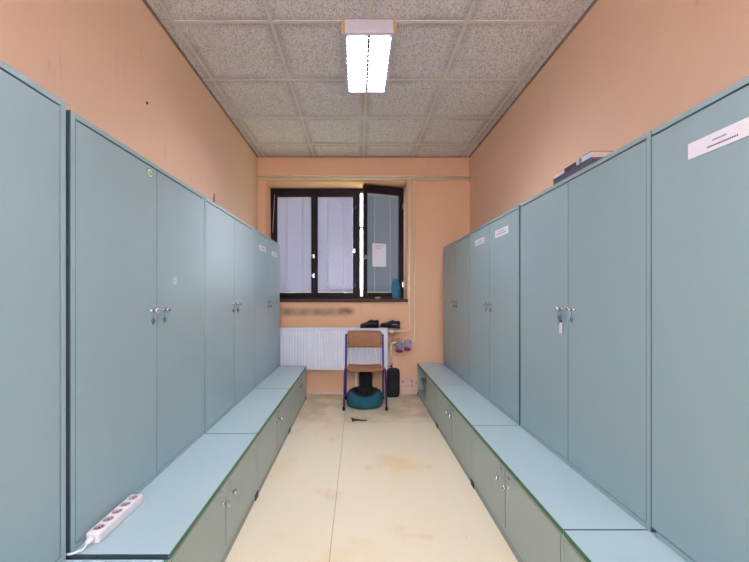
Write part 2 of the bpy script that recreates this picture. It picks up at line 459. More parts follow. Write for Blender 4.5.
# pull cord of the left blind
bm = bmesh.new(); tube(bm, [(-1.075, YW - 0.022, EYE + 1.30), (-1.082, YW - 0.024, EYE + 1.1), (-1.10, YW - 0.024, EYE + 0.80)], 0.003, 6)
tag(finish('blind_cord', bm, M['tape'], None, 0, True), 'white blind cord hanging down the left side of the window frame', 'cord')

# outside
struct(mbox('bounce_ground', (-30, 30, -60, YF - T - 0.2, -0.4, -0.2), M['base_white']), 'added pale ground behind the camera, bounces light onto the ceiling', 'ground')  # added ground, pale so it throws daylight up to the ceiling
struct(mbox('ground', (-30, 30, YO + 0.3, 60, -0.4, -0.2), M['lawn']), 'green lawn outside the window', 'ground')
bm = bmesh.new()
for i in range(26):
    x = -12 + i; bmesh.ops.create_icosphere(bm, subdivisions=3, radius=1.0, matrix=Matrix.Translation((x, 13 + random.uniform(-.2, .2), 0.42)) @ Matrix.Scale(random.uniform(.95, 1.1), 4))
for v in bm.verts: v.co += Vector((random.uniform(-.05, .05), random.uniform(-.05, .05), random.uniform(-.05, .05)))
tag(finish('hedge', bm, M['hedge']), 'sunlit green hedge glimpsed outside the open window', 'hedge')

# ------------------------------------------------------------------ cabinets
B = 0.018
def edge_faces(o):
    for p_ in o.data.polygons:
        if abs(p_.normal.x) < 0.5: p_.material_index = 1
def knob(parent, s, x, y, z, drop=True, name='knob'):
    """chrome knob standing off a door; s = +1 when the aisle is towards +x"""
    m = Matrix.Translation((x, y, z)) @ Matrix.Rotation(s * PI / 2, 4, 'Y')
    bm = bmesh.new()
    lathe(bm, [(0.0, 0.0), (0.008, 0.0), (0.008, 0.003), (0.0045, 0.005), (0.004, 0.014), (0.010, 0.018), (0.0140, 0.024), (0.0135, 0.030), (0.008, 0.0345), (0, 0.035)], 16, m)
    finish(name, bm, M['steel'], parent, 0, True)
def lock(parent, s, x, y, z):
    m = Matrix.Translation((x, y, z)) @ Matrix.Rotation(s * PI / 2, 4, 'Y')
    bm = bmesh.new(); lathe(bm, [(0, 0), (0.010, 0), (0.010, 0.003), (0.006, 0.004), (0.006, 0.0032), (0, 0.0032)], 16, m)
    finish('lock', bm, M['steel'], parent, 0, True)
def drop(parent, s, x, y, z):
    """slim metal drop hanging from the neck of the knob"""
    bm = bmesh.new(); xx = x + s * 0.010
    tube(bm, [(xx, y, z - 0.001), (xx, y, z - 0.035)], 0.0013, 6)
    lathe(bm, [(0, -0.062), (0.004, -0.058), (0.0085, -0.045), (0.007, -0.038), (0.002, -0.033), (0, -0.033)], 12, Matrix.Translation((xx, y, z)))
    finish('drop_pull', bm, M['fob_dark'], parent, 0, True)
def plate(parent, s, x, y0, y1, z0, z1, seam=None, lines=()):
    t_ = 0.0025
    a, b = sorted((x, x + s * t_))
    o = mbox('name_plate', (a, b, y0, y1, z0, z1), M['paper'], parent, 0.0005)
    bm = bmesh.new()
    c, d = sorted((x + s * t_, x + s * (t_ + 0.0004)))
    for (ya, yb, za, zb, mi) in lines:
        y = ya
        while y < yb:
            w = random.uniform(0.002, 0.0045)
            box(bm, c, d, y, min(y + w, yb), za, zb, mi); y += w + 0.0013
    if lines: return o, bm
    bm.free(); return o, None

def upper(s, xf, xw, y0, y1, z0, z1, label, seam=None, over=False, sg=0.002):
    """tall two-door cabinet. s=+1: left row (door faces +x)."""
    yc = (y0 + y1) / 2 if seam is None else seam
    t = thing('tall_cabinet', label, 'cabinet', ((xf + xw) / 2, (y0 + y1) / 2, z0), 0, 'tall two-door cabinets')
    ox, oy, oz = t.location
    bm = bmesh.new()
    a, b = sorted((xf, xw)); a -= ox; b -= ox; h = z1 - z0; Y0, Y1 = y0 - oy, y1 - oy
    bk = (a, a + 0.006) if s > 0 else (b - 0.006, b)
    box(bm, a, b, Y0, Y0 + B, 0, h); box(bm, a + (0.0195 if over else 0), b, Y1 - B, Y1, 0, h - (B if over else 0))
    box(bm, a, b, Y0 + B, Y1 - (0 if over else B), h - B, h); box(bm, a, b, Y0 + B, Y1 - B, 0, B)
    box(bm, bk[0], bk[1], Y0 + B, Y1 - B, B, h - B)
    cc = finish('carcass', bm, [M['laminate'], M['side_shade']], t, 0.0006)
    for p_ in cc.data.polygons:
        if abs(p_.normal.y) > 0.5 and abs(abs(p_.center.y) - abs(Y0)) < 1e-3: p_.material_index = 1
    F = xf - ox; doors = []
    for (d0, d1, side) in ((Y0 + B + sg, yc - oy - 0.002, 1), (yc - oy + 0.002, Y1 - (0.0005 if over else B + sg), -1)):
        da, db = sorted((F, F - s * 0.018))
        d = mbox('door', (da, db, d0, d1, B + 0.004, h - B - 0.006), [M['laminate'], M['edge_shade']], t, 0.0006); edge_faces(d)
        ky = (d1 - 0.045) if side > 0 else (d0 + 0.045)
        kz = EYE - 0.068 - z0
        knob(d, s, F, ky, kz); drop(d, s, F, ky, kz)
        doors.append(d)
    return t, doors, F

ZB = EYE - 0.818
LX, RX = -0.905, 1.008
XWL, XWR = XL + 0.008, XR - 0.008
L0, dL0, _ = upper(1, LX, XWL, 0.13, 1.119, ZB, EYE + 0.596, 'blue-grey tall cabinet at the left picture edge, cut off by the frame', sg=0.006)
L1, dL1, FL = upper(1, LX, XWL, 1.138, 2.131, ZB, EYE + 0.584, 'blue-grey tall cabinet behind the white power strip, with a green round sticker', 1.625)
L2, dL2, _ = upper(1, LX, XWL, 2.137, 3.156, ZB, EYE + 0.583, 'glossier tall cabinet in the left row with a black key hanging')
L3, dL3, _ = upper(1, LX, XWL, 3.161, 4.17, ZB, EYE + 0.584, 'tall cabinet of the left row nearest the window, two white name plates')
R0, dR0, FR = upper(-1, RX, XWR, 0.245, 1.240, ZB, EYE + 0.566, 'tall cabinet at the right picture edge with a large white name plate', over=True)
R1, dR1, _ = upper(-1, RX, XWR, 1.244, 2.240, ZB, EYE + 0.566, 'tall cabinet in the right row with flat boxes stacked on its top', 1.733)
R2, dR2, _ = upper(-1, RX, XWR, 2.262, 3.276, ZB, EYE + 0.566, 'tall cabinet in the right row with two small white name plates')
R3, dR3, _ = upper(-1, RX, XWR, 3.282, 4.25, ZB, EYE + 0.560, 'tall cabinet at the far end of the right row beside the window wall', 3.72)

def plate_w(door, cab, s, y0, y1, z0, z1, lines=()):
    oy, oz = cab.location.y, cab.location.z
    F = (LX if s > 0 else RX) - cab.location.x
    ls = [(a - oy, b - oy, c - oz, d - oz, m) for a, b, c, d, m in lines]
    o, bm = plate(door, s, F, y0 - oy, y1 - oy, z0 - oz, z1 - oz, None, ls)
    if bm is not None:
        # lettering too small to read in the photo: kept as ink marks on the plate, merged into its mesh
        bm2 = bmesh.new(); bm2.from_mesh(o.data); bm2.faces.ensure_lookup_table()
        tmp = bpy.data.meshes.new('tmp'); bm.to_mesh(tmp); bm.free()
        off = len(bm2.faces); bm2.from_mesh(tmp); bm2.faces.ensure_lookup_table()
        for f in bm2.faces[off:]: f.material_index = 1 + f.material_index
        bm2.to_mesh(o.data); bm2.free(); bpy.data.meshes.remove(tmp)
        o.data.materials.append(M['ink_blue']); o.data.materials.append(M['ink_dark'])
        o.modifiers.clear()
    return o
E = EYE
plate_w(dR0[1], R0, -1, 0.865, 1.10, E + 0.411, E + 0.459, ((0.985, 1.025, E + .437, E + .4415, 0), (0.955, 1.04, E + .4215, E + .4265, 1)))
plate_w(dR2[0], R2, -1, 2.42, 2.65, E + 0.417, E + 0.468, ((2.47, 2.60, E + .448, E + .453, 0), (2.45, 2.62, E + .432, E + .437, 1)))
plate_w(dR2[1], R2, -1, 2.88, 3.10, E + 0.417, E + 0.466, ((2.93, 3.05, E + .446, E + .451, 0), (2.91, 3.07, E + .430, E + .435, 1)))
plate_w(dL3[0], L3, 1, 3.31, 3.54, E + 0.417, E + 0.462, ((3.36, 3.50, E + .443, E + .448, 0), (3.34, 3.52, E + .429, E + .434, 1)))
plate_w(dL3[1], L3, 1, 3.80, 4.02, E + 0.417, E + 0.462, ((3.85, 3.98, E + .443, E + .448, 0), (3.83, 4.0, E + .429, E + .434, 1)))
# stickers on the second left cabinet
def sticker(door, cab, s, y, z, r, mats, marks):
    x = (LX if s > 0 else RX) - cab.location.x
    m = Matrix.Translation((x, y - cab.location.y, z - cab.location.z)) @ Matrix.Rotation(s * PI / 2, 4, 'Y')
    bm = bmesh.new(); lathe(bm, [(0, 0), (r, 0), (r, 0.0008), (0, 0.0008)], 24, m)
    nf = len(bm.faces)
    lathe(bm, [(0, 0.0009), (r * 0.78, 0.0009), (r * 0.78, 0.0012), (0, 0.0012)], 24, m)
    bm.faces.ensure_lookup_table()
    for f in bm.faces[nf:]: f.material_index = 1
    nf = len(bm.faces)
    for (u, v_), (u2, v2) in zip(marks, marks[1:]):
        tube(bm, [m @ Vector((-v_ * r, u * r, 0.0013)), m @ Vector((-v2 * r, u2 * r, 0.0013))], r * 0.09, 6)
    bm.faces.ensure_lookup_table()
    for f in bm.faces[nf:]: f.material_index = 2
    finish('sticker', bm, mats, door)
sticker(dL1[0], L1, 1, 1.568, E + 0.530, 0.022, [M['sticker_green'], M['sticker_white'], M['sticker_green']], [(-.5, .15), (-.2, -.35), (.25, -.4), (.5, .1), (.1, 0), (-.1, .4)])
sticker(dL1[1], L1, 1, 1.787, E + 0.070, 0.018, [M['sticker_white'], M['laminate'], M['sticker_white']], [(-.3, .5), (.2, .3), (0, -.1), (.3, -.5)])

# small clear key guard above the near knob of the second left cabinet, keys
def key_on(label, x, y, z, s, head, tagmat=None, ln=0.055):
    t = thing('key', label, 'key', (x, y, z - 0.07))
    bm = bmesh.new(); bmesh.ops.create_uvsphere(bm, u_segments=12, v_segments=8, radius=0.011, matrix=Matrix.Translation((0, 0, 0.026)) @ Matrix.Diagonal((0.35, 1, 1.1, 1)))
    finish('key_head', bm, head, t, 0, True)
    bm = bmesh.new()
    box(bm, -0.001, 0.001, -0.003, 0.003, -0.008, 0.016); box(bm, -0.001, 0.001, -0.003, 0.006, -0.006, -0.003)
    finish('key_blade', bm, M['steel'], t)
    bm = bmesh.new()
    pts = [(0, 0.0 + 0.011 * math.cos(a * PI / 8), 0.047 + 0.013 * math.sin(a * PI / 8)) for a in range(17)]
    tube(bm, pts, 0.001, 6, False); finish('key_ring', bm, M['steel'], t, 0, True)
    if tagmat:
        o = mbox('key_tag', (-0.002 - s * .004, 0.002 - s * .004, -0.020, 0.002, -0.050, 0.004), tagmat, t, 0.0015)
        mbox('tag_cap', (-0.003 - s * .004, 0.003 - s * .004, -0.018, 0.000, 0.002, 0.014), M['black_plastic'], t, 0.002)
    return t
key_on('key with black head and white tag hanging on the right-row cabinet below the boxes', RX - 0.013, 1.788, E - 0.068, -1, M['black_plastic'], M['white_plastic'])
key_on('black-headed key hanging on the left-row middle cabinet', LX + 0.013, 2.69, E - 0.068, 1, M['black_plastic'])

def lower(s, xf, xw, y0, y1, label, open_far=False, knobs=(True, True)):
    t = thing('low_cabinet', label, 'low cabinet', ((xf + xw) / 2, (y0 + y1) / 2, 0), 0, 'low bench cabinets under the tall ones')
    ox, oy, _z = t.location
    a, b = sorted((xf, xw)); a -= ox; b -= ox; Y0, Y1 = y0 - oy, y1 - oy
    top = ZB - 0.001
    F = xf - ox
    wa, wb = (a, F + 0.002) if s > 0 else (F - 0.002, b)
    # worktop with its coloured edge
    w = mbox('worktop', (wa, wb - 0.0015, Y0 + 0.0015, Y1 - 0.0015, top - 0.018, top) if s > 0 else (wa + 0.0015, wb, Y0 + 0.0015, Y1 - 0.0015, top - 0.018, top), [M['worktop'], M['edge_shade']], t, 0.0008)
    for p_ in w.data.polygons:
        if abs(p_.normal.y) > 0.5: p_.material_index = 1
    ea, eb = sorted((F + s * 0.0006, F + s * 0.0030))
    mbox('edge_band', (ea, eb, Y0 + 0.0015, Y1 - 0.0015, top - 0.0185, top - 0.0005), M['green_edge'], w, 0.0006)
    ct = top - 0.0182; cb = 0.044
    bk = (a, a + 0.006) if s > 0 else (b - 0.006, b)
    bm = bmesh.new()
    box(bm, a, b, Y0, Y0 + B, cb, ct); box(bm, a, b, Y1 - B, Y1, cb, ct)
    box(bm, a, b, Y0 + B, Y1 - B, cb, cb + B); box(bm, bk[0], bk[1], Y0 + B, Y1 - B, cb + B, ct)
    finish('carcass', bm, M['laminate_low'], t, 0.001)
    ra, rb = sorted((F, F - s * 0.05)); mbox('top_rail', (ra, rb, Y0 + B, Y1 - B, ct - 0.010, ct), M['chipboard'], t)
    yc = 0.0
    if open_far:
        mbox('divider', (a + .01, b - .01, yc - 0.009, yc + 0.009, cb + B, ct - 0.0105), M['laminate_low'], t, 0.001)
        sa, sb = sorted((F - s * 0.03, xw - ox + s * 0.008)); mbox('shelf', (sa, sb, yc + 0.0095, Y1 - B - 0.0005, 0.185, 0.201), M['laminate_low'], t, 0.001)
    for i, (d0, d1, side) in enumerate(((Y0 + B + 0.003, yc - 0.003, 1), (yc + 0.003, Y1 - B - 0.003, -1))):
        if open_far and i == 1: continue
        da, db = sorted((F, F - s * 0.018))
        d = mbox('door', (da, db, d0, d1, cb + B + 0.002, ct - 0.012), [M['laminate_low'], M['edge_shade']], t, 0.0006); edge_faces(d)
        ky = (d1 - 0.045) if side > 0 else (d0 + 0.045)
        if knobs[i]:
            knob(d, s, F, ky, top - 0.100); lock(d, s, F, ky, top - 0.052)
    pa, pb = sorted((F - s * 0.003, F - s * 0.022)); mbox('plinth', (pa, pb, Y0 + 0.002, Y1 - 0.002, 0.0, cb - 0.0005), M['plinth'], t, 0.001)
    for yy in (Y0 + 0.014, Y1 - 0.014):
        fa, fb = sorted((F + s * 0.002, F - s * 0.0028)); mbox('foot', (fa, fb, yy - 0.011, yy + 0.011, 0, 0.036), M['black_plastic'], t, 0.001)
    return t
LB, RB = -0.598, 0.719
lower(1, LB, XWL, 0.13, 1.119, 'low cabinet below the left picture edge, only its worktop corner showing')
lower(1, LB, XWL, 1.140, 2.133, 'low cabinet whose worktop carries the white power strip')
chip_bench = [o for o in bpy.data.objects if o.name.startswith('low_cabinet')][-1]
lower(1, LB, XWL, 2.137, 3.156, 'middle low cabinet of the left row with paired chrome knobs')
lower(1, LB, XWL, 3.161, 4.17, 'low cabinet of the left row ending at the white radiator')
lower(-1, RB, XWR, 0.258, 1.258, 'low cabinet at the bottom right corner of the picture')
lower(-1, RB, XWR, 1.262, 2.268, 'low cabinet below the boxes, doors slightly apart, right row')
lower(-1, RB, XWR, 2.272, 3.286, 'low cabinet below the two name-plated doors, right row')
lower(-1, RB, XWR, 3.290, 4.365, 'low cabinet with an open shelf compartment by the window wall', True, (False, False))

# ------------------------------------------------------------------ ceiling lamps
def lamp(label, x, y, hidden=False):
    t = thing('ceiling_lamp', label, 'lamp', (x, y, EYE + 1.590))
    hw, hl, hh = 0.166, 0.31, H - (EYE + 1.590) - 0.0065
    bm = bmesh.new()
    box(bm, -hw, -hw + 0.024, -hl, hl, 0, hh); box(bm, hw - 0.024, hw, -hl, hl, 0, hh)
    box(bm, -hw + 0.024, hw - 0.024, -hl, hl, hh - 0.01, hh)
    finish('housing', bm, M['lamp_body'], t, 0.004)
    for sy in (-1, 1):
        bm = bmesh.new(); y0, y1 = sorted((sy * hl, sy * (hl + 0.018)))
        c = 0.018
        poly = [(-hw + c, y0 if sy < 0 else y1), (hw - c, y0 if sy < 0 else y1), (hw, y1 if sy < 0 else y0), (-hw, y1 if sy < 0 else y0)]
        prism(bm, poly, -0.002, hh)
        ec = finish('end_cap', bm, M['lamp_body'], t, 0.002)
        for sx in (-1, 1):
            bm = bmesh.new()
            ya, yb = (y0, y1) if sy < 0 else (y1, y0)
            d_ = -0.0022 if sy < 0 else 0.0022
            poly = [(sx * (hw - c), ya + d_), (sx * (hw + 0.003), yb + d_ * .5), (sx * (hw + 0.003), yb + sy * -0.006), (sx * (hw - 0.004), yb + sy * -0.006)]
            poly = [(sx * (hw - c - .001), ya + d_), (sx * (hw + 0.0035), yb + d_), (sx * (hw + 0.0035), yb - sy * 0.004), (sx * (hw + 0.0005), yb - sy * 0.004), (sx * (hw + .0005), yb), (sx * (hw - c - .001), ya + .0002 * sy)]
            prism(bm, poly, 0.004, hh - 0.004); finish('corner_cap', bm, M['lamp_cap'], ec)
    iw = hw - 0.0245
    mbox('glowing_reflector', (-iw, iw, -hl + 0.001, hl - 0.001, hh - 0.020, hh - 0.0105), M['glow'], t)
    for tx in (-0.07, 0.07):
        bm = bmesh.new(); tube(bm, [(tx, -hl + 0.012, 0.048), (tx, hl - 0.012, 0.048)], 0.008, 12); finish('fluorescent_tube', bm, M['glow'], t, 0, True)
    bm = bmesh.new()
    box(bm, -0.006, 0.006, -hl + 0.001, hl - 0.001, 0.001, 0.036)
    n = 13
    for i in range(n):
        yy = -hl + 0.022 + (2 * hl - 0.044) * i / (n - 1)
        box(bm, -iw, iw, yy - 0.0035, yy + 0.0035, 0.003, 0.024)
    for sx in (-1, 1): box(bm, sx * iw - (0.002 if sx > 0 else 0), sx * iw + (0.002 if sx < 0 else 0), -hl + .001, hl - .001, 0.0, 0.036)
    finish('louvre', bm, M['louvre'], t)
    return t
lamp('lit rectangular fluorescent ceiling lamp with louvre, in view', 0.067, 2.517)
lamp('added unseen fluorescent ceiling lamp above the camera for fill light', 0.067, 0.117)  # second lamp added out of view to brighten the room

# ------------------------------------------------------------------ radiator
RX0, RX1, RZ0, RZ1 = -1.05, 0.349, EYE - 0.881, EYE - 0.391
rad = thing('radiator', 'white ribbed panel radiator under the window', 'radiator', ((RX0 + RX1) / 2, 4.30, 0))
ox, oy = rad.location.x, rad.location.y
def corr(ya, sgn, name):
    bm = bmesh.new(); pitch = 0.0335; a = []
    x = RX0 + 0.02; pts = [(RX0, 0), (RX0 + 0.014, 0)]
    while x + pitch < RX1 - 0.012:
        pts += [(x, 0), (x + 0.005, 1), (x + 0.013, 1), (x + 0.018, 0)]; x += pitch
    pts += [(RX1 - 0.012, 0), (RX1, 0)]
    rows = []
    for (z, amp) in ((RZ0, 0), (RZ0 + 0.022, 0), (RZ0 + 0.034, 1), (RZ1 - 0.036, 1), (RZ1 - 0.024, 0), (RZ1, 0)):
        rows.append([bm.verts.new((px - ox, ya + sgn * 0.007 * d * amp - oy, z)) for px, d in pts])
    for r0, r1 in zip(rows, rows[1:]):
        for i in range(len(pts) - 1): bm.faces.new((r0[i], r0[i + 1], r1[i + 1], r1[i]))
    o = finish(name, bm, M['radiator'], rad)
    so = o.modifiers.new('thick', 'SOLIDIFY'); so.thickness = 0.0015
    return o
corr(4.253, 1, 'front_panel'); corr(4.345, -1, 'rear_panel')
bm = bmesh.new()
box(bm, RX0 - ox, RX1 - ox, 4.249 - oy, 4.257 - oy, RZ1 - 0.010, RZ1); box(bm, RX0 - ox, RX1 - ox, 4.341 - oy, 4.349 - oy, RZ1 - 0.010, RZ1)
x = RX0 + 0.01
while x < RX1 - 0.012: box(bm, x - ox, x + 0.006 - ox, 4.257 - oy, 4.341 - oy, RZ1 - 0.006, RZ1 - 0.003); x += 0.017
finish('top_grille', bm, M['radiator'], rad, 0.001)
for xx in (RX0, RX1 - 0.002): mbox('side_cover', (xx - ox, xx + 0.002 - ox, 4.250 - oy, 4.348 - oy, RZ0 + 0.01, RZ1), M['radiator'], rad, 0.0006)
for xx in (-0.80, -0.02): mbox('floor_bracket', (xx - .012 - ox, xx + .012 - ox, 4.285 - oy, 4.315 - oy, 0.0, RZ0 + 0.06), M['radiator'], rad, 0.003)
bm = bmesh.new(); tube(bm, [(RX1 + .001 - ox, 0.03, RZ1 - 0.045), (RX1 + 0.03 - ox, 0.03, RZ1 - 0.045)], 0.009, 10)
tube(bm, [(RX1 + 0.028 - ox, 0.03, RZ1 - 0.045), (RX1 + 0.045 - ox, 0.03, RZ1 - 0.045)], 0.014, 10)
lathe(bm, [(0, 0), (0.021, 0), (0.023, 0.01), (0.023, 0.045), (0.018, 0.052), (0, 0.052)], 18, Matrix.Translation((RX1 + 0.050 - ox, 0.03, RZ1 - 0.045)) @ Matrix.Rotation(PI / 2, 4, 'X'))
finish('valve', bm, M['white_plastic'], rad, 0, True)
bm = bmesh.new(); tube(bm, [(RX1 + .001 - ox, 0.03, RZ0 + 0.03), (RX1 + 0.045 - ox, 0.03, RZ0 + 0.03)], 0.010, 10)
lathe(bm, [(0, -0.02), (0.014, -0.02), (0.014, 0.03), (0.010, 0.035), (0, 0.035)], 14, Matrix.Translation((RX1 + 0.05 - ox, 0.03, RZ0 + 0.03)))
finish('lower_valve', bm, M['steel'], rad, 0, True)

# heating pipes
def pipe(label, pts, r, rad_=0.04, clips=()):
    t = thing('heating_pipe', label, 'pipe', (pts[0][0], pts[0][1], pts[0][2]))
    o = Vector(pts[0]); bm = bmesh.new(); tube(bm, rounded([Vector(p) - o for p in pts], rad_) if len(pts) > 2 else [Vector(p) - o for p in pts], r, 12)
    finish('pipe_run', bm, M['pipe'], t, 0, True)
    for (cx, cz, horiz) in clips:
        c = Vector((cx, pts[0][1], cz)) - o; bm = bmesh.new()
        if horiz: tube(bm, [c - Vector((0.006, 0, 0)), c + Vector((0.006, 0, 0))], r + 0.003, 12)
        else: tube(bm, [c - Vector((0, 0, 0.006)), c + Vector((0, 0, 0.006))], r + 0.003, 12)
        box(bm, c.x - .004, c.x + .004, c.y, YB - o.y, c.z - .004, c.z + .004)
        finish('clip', bm, M['pipe'], t)
    return t
PY = 4.355
VXA, VXB = 0.618, 0.684
pipe('upper of the two cream pipes running across above the window', [(XL + 0.001, PY, E + 1.432), (XR - 0.001, PY, E + 1.432)], 0.013, clips=((-0.9, E + 1.432, True), (0.2, E + 1.432, True), (1.0, E + 1.432, True)))
pipe('lower of the two cream pipes running across above the window', [(XL + 0.001, PY, E + 1.402), (XR - 0.001, PY, E + 1.402)], 0.012, clips=((-0.85, E + 1.402, True), (1.05, E + 1.402, True)))
pipe('cream vertical pipe nearer the window, bending to the radiator top valve', [(VXA, PY, E + 1.389), (VXA, PY, RZ1 - 0.045), (RX1 + 0.06, PY - 0.0, RZ1 - 0.045)], 0.011, 0.05, ((VXA, E + 0.6, False),))
pipe('cream vertical pipe farther from the window, bending to the radiator lower valve', [(VXB, PY, E + 1.389), (VXB, PY, E - 0.575), (RX1 + 0.05, PY, E - 0.575), (RX1 + 0.05, PY - 0.025, RZ0 + 0.066)], 0.011, 0.045, ((VXB, E + 0.45, False),))

# ------------------------------------------------------------------ chair
CX = 0.075
ch = thing('school_chair', 'school chair with plywood seat and purple tube frame before the radiator', 'chair', (CX, 3.95, 0))
def loft_sheet(fn, nu, nv, th):
    bm = bmesh.new(); g = [[bm.verts.new(fn(i / nu, j / nv)) for j in range(nv + 1)] for i in range(nu + 1)]
    for i in range(nu):
        for j in range(nv): bm.faces.new((g[i][j], g[i + 1][j], g[i + 1][j + 1], g[i][j + 1]))
    bmesh.ops.solidify(bm, geom=bm.faces[:], thickness=th); return bm
def seatf(u, v):
    x = (u - 0.5) * 2; y = -0.185 + 0.35 * v; w = 0.195 - 0.01 * v
    xx = x * w
    if v < 0.12: xx *= 1 - 0.08 * (1 - v / 0.12) ** 2
    z = 0.424 - 0.022 * v + 0.010 * abs(x) ** 2.5
    if v < 0.16: z -= 0.02 * ((0.16 - v) / 0.16) ** 2
    if v > 0.85: z += 0.012 * ((v - 0.85) / 0.15)
    return Vector((xx, y, z))
finish('seat', loft_sheet(seatf, 16, 18, 0.010), M['wood'], ch, 0, True)
ctr = EYE - 0.41; cbm = EYE - 0.60
def backf(u, v):
    x = (u - 0.5) * 2; z = cbm + (ctr - cbm) * v
    w = 0.197
    if v > 0.85: w -= 0.014 * ((v - 0.85) / 0.15) ** 2
    if v < 0.15: w -= 0.010 * ((0.15 - v) / 0.15) ** 2
    return Vector((x * w, 0.170 + 0.022 * (1 - x * x) + 0.015 * v, z))
finish('backrest', loft_sheet(backf, 18, 10, 0.010), M['wood'], ch, 0, True)
for sx in (-1, 1):
    X = sx * 0.2135
    bm = bmesh.new(); tube(bm, rounded([(sx * 0.206, 0.16, 0.395), (sx * 0.214, -0.15, 0.412), (sx * 0.222, -0.185, 0.02)], 0.045), 0.0095, 12)
    lg = finish('leg', bm, M['purple_tube'], ch, 0, True)
    bm = bmesh.new(); lathe(bm, [(0, 0), (0.014, 0), (0.0145, 0.03), (0.010, 0.036), (0, 0.036)], 14, Matrix.Translation((sx * 0.2223, -0.186, 0))); finish('foot_cap', bm, M['rubber'], lg, 0, True)
    bm = bmesh.new(); tube(bm, rounded([(sx * 0.212, 0.20, ctr - 0.035), (sx * 0.212, 0.172, 0.42), (sx * 0.214, 0.215, 0.02)], 0.06), 0.0095, 12)
    lg = finish('leg', bm, M['purple_tube'], ch, 0, True)
    bm = bmesh.new(); lathe(bm, [(0, 0), (0.014, 0), (0.0145, 0.03), (0.010, 0.036), (0, 0.036)], 14, Matrix.Translation((sx * 0.214, 0.2155, 0))); finish('foot_cap', bm, M['rubber'], lg, 0, True)
    bm = bmesh.new(); lathe(bm, [(0, -0.004), (0.0105, -0.004), (0.0105, 0.018), (0.006, 0.024), (0, 0.024)], 14, Matrix.Translation((sx * 0.212, 0.2005, ctr - 0.036))); finish('post_cap', bm, M['white_plastic'], lg, 0, True)
    # rivets of backrest
    for zz in (cbm + 0.05, ctr - 0.05):
        bm = bmesh.new(); tube(bm, [(sx * 0.186, 0.165, zz), (sx * 0.203, 0.186, zz)], 0.005, 8); finish('rivet', bm, M['steel'], ch, 0, True)
for yy, zz in ((0.13, 0.392), (-0.10, 0.399)):
    bm = bmesh.new(); tube(bm, [(-0.205, yy, zz), (0.205, yy, zz)], 0.008, 10); finish('seat_brace', bm, M['purple_tube'], ch, 0, True)

# ------------------------------------------------------------------ pet bed, bags under and beside the chair
pb = thing('pet_bed', 'round teal padded pet bed with dark lining on the floor beneath the chair', 'pet bed', (CX - 0.003, 3.93, 0))
def ringmesh(prof, rx, ry, lump=0.0, seg=40, dip=0.0):
    bm = bmesh.new(); rings = []
    for k_ in range(seg):
        a = 2 * PI * k_ / seg; c, s_ = math.cos(a), math.sin(a)
        l = 1 + lump * math.sin(a * 7 + 1.0) + lump * 0.6 * math.sin(a * 11)
        # front (towards camera) a little lower
        zf = 1 - dip * max(0, -s_) ** 2
        rings.append([bm.verts.new((c * (rx + r * l), s_ * (ry + r * l), z * zf)) for r, z in prof])
    for i in range(seg):
        a_, b_ = rings[i], rings[(i + 1) % seg]
        for j in range(len(prof) - 1): bm.faces.new((a_[j], b_[j], b_[j + 1], a_[j + 1]))
    return bm
prof = [(-0.02, 0.003), (0.04, 0.002), (0.058, 0.022), (0.064, 0.070), (0.058, 0.120), (0.040, 0.160), (0.016, 0.176)]
finish('outer_wall', ringmesh(prof, 0.138, 0.108, 0.06, 48, 0.30), M['teal_fabric'], pb, 0, True, subsurf=1)
prof = [(0.016, 0.176), (-0.004, 0.190), (-0.030, 0.182), (-0.042, 0.140), (-0.044, 0.09), (-0.05, 0.045)]
finish('inner_lining', ringmesh(prof, 0.138, 0.108, 0.06, 48, 0.30), M['black_fabric'], pb, 0, True, subsurf=1)
bm = bmesh.new(); lathe(bm, [(0, 0.075), (0.04, 0.072), (0.07, 0.055), (0.085, 0.03), (0.085, 0.01), (0, 0.01)], 28, Matrix.Diagonal((1.1, 0.8, 1, 1)))
finish('cushion', bm, M['grey_fabric'], pb, 0, True)

def soft_bag(name, label, cat, x, y, w, d, h, mat, seed, strap=None, tilt=0.0):
    t = thing(name, label, cat, (x, y, 0.0)); random.seed(seed)
    bm = bmesh.new(); n = 24; rows = []
    zs = [(0.0, .80), (0.02, .96), (0.12, 1.0), (0.3, 1.0), (0.5, .97), (0.7, .95), (0.85, .96), (0.94, .88), (1.0, .62)]
    for q, (zf, wf) in enumerate(zs):
        ring = []
        for k_ in range(n):
            a = 2 * PI * k_ / n; c, s_ = math.cos(a), math.sin(a)
            ex = 0.55
            px = math.copysign(abs(c) ** ex, c) * w / 2 * wf; py = math.copysign(abs(s_) ** ex, s_) * d / 2 * wf
            j = 0.0 if q == 0 else 0.004
            ring.append(bm.verts.new((px + tilt * zf + random.uniform(-j, j), py + random.uniform(-j, j), zf * h)))
        rows.append(ring)
    for a_, b_ in zip(rows, rows[1:]):
        for k_ in range(n): bm.faces.new((a_[k_], a_[(k_ + 1) % n], b_[(k_ + 1) % n], b_[k_]))
    bm.faces.new(rows[0][::-1]); bm.faces.new(rows[-1])
    finish('body', bm, mat, t, 0, True)
    return t
b1 = soft_bag('black_bag', 'slim black bag standing upright behind the pet bed under the chair', 'bag', 0.090, 4.185, 0.155, 0.075, 0.335, M['black_fabric'], 3)
b2 = soft_bag('black_bag', 'black bag standing on the floor between radiator end and wall pipes', 'bag', 0.408, 4.285, 0.158, 0.10, 0.335, M['black_fabric'], 5, tilt=0.012)
bm = bmesh.new(); tube(bm, rounded([(-0.028, -0.01, 0.30), (-0.028, -0.012, 0.345), (0.008, -0.012, 0.345), (0.012, -0.01, 0.30)], 0.014), 0.004, 8); finish('strap', bm, M['grey_fabric'], b2, 0, True)
mbox('flap', (-0.062, 0.078, -0.056, -0.045, 0.215, 0.27), M['black_fabric'], b2, 0.005)
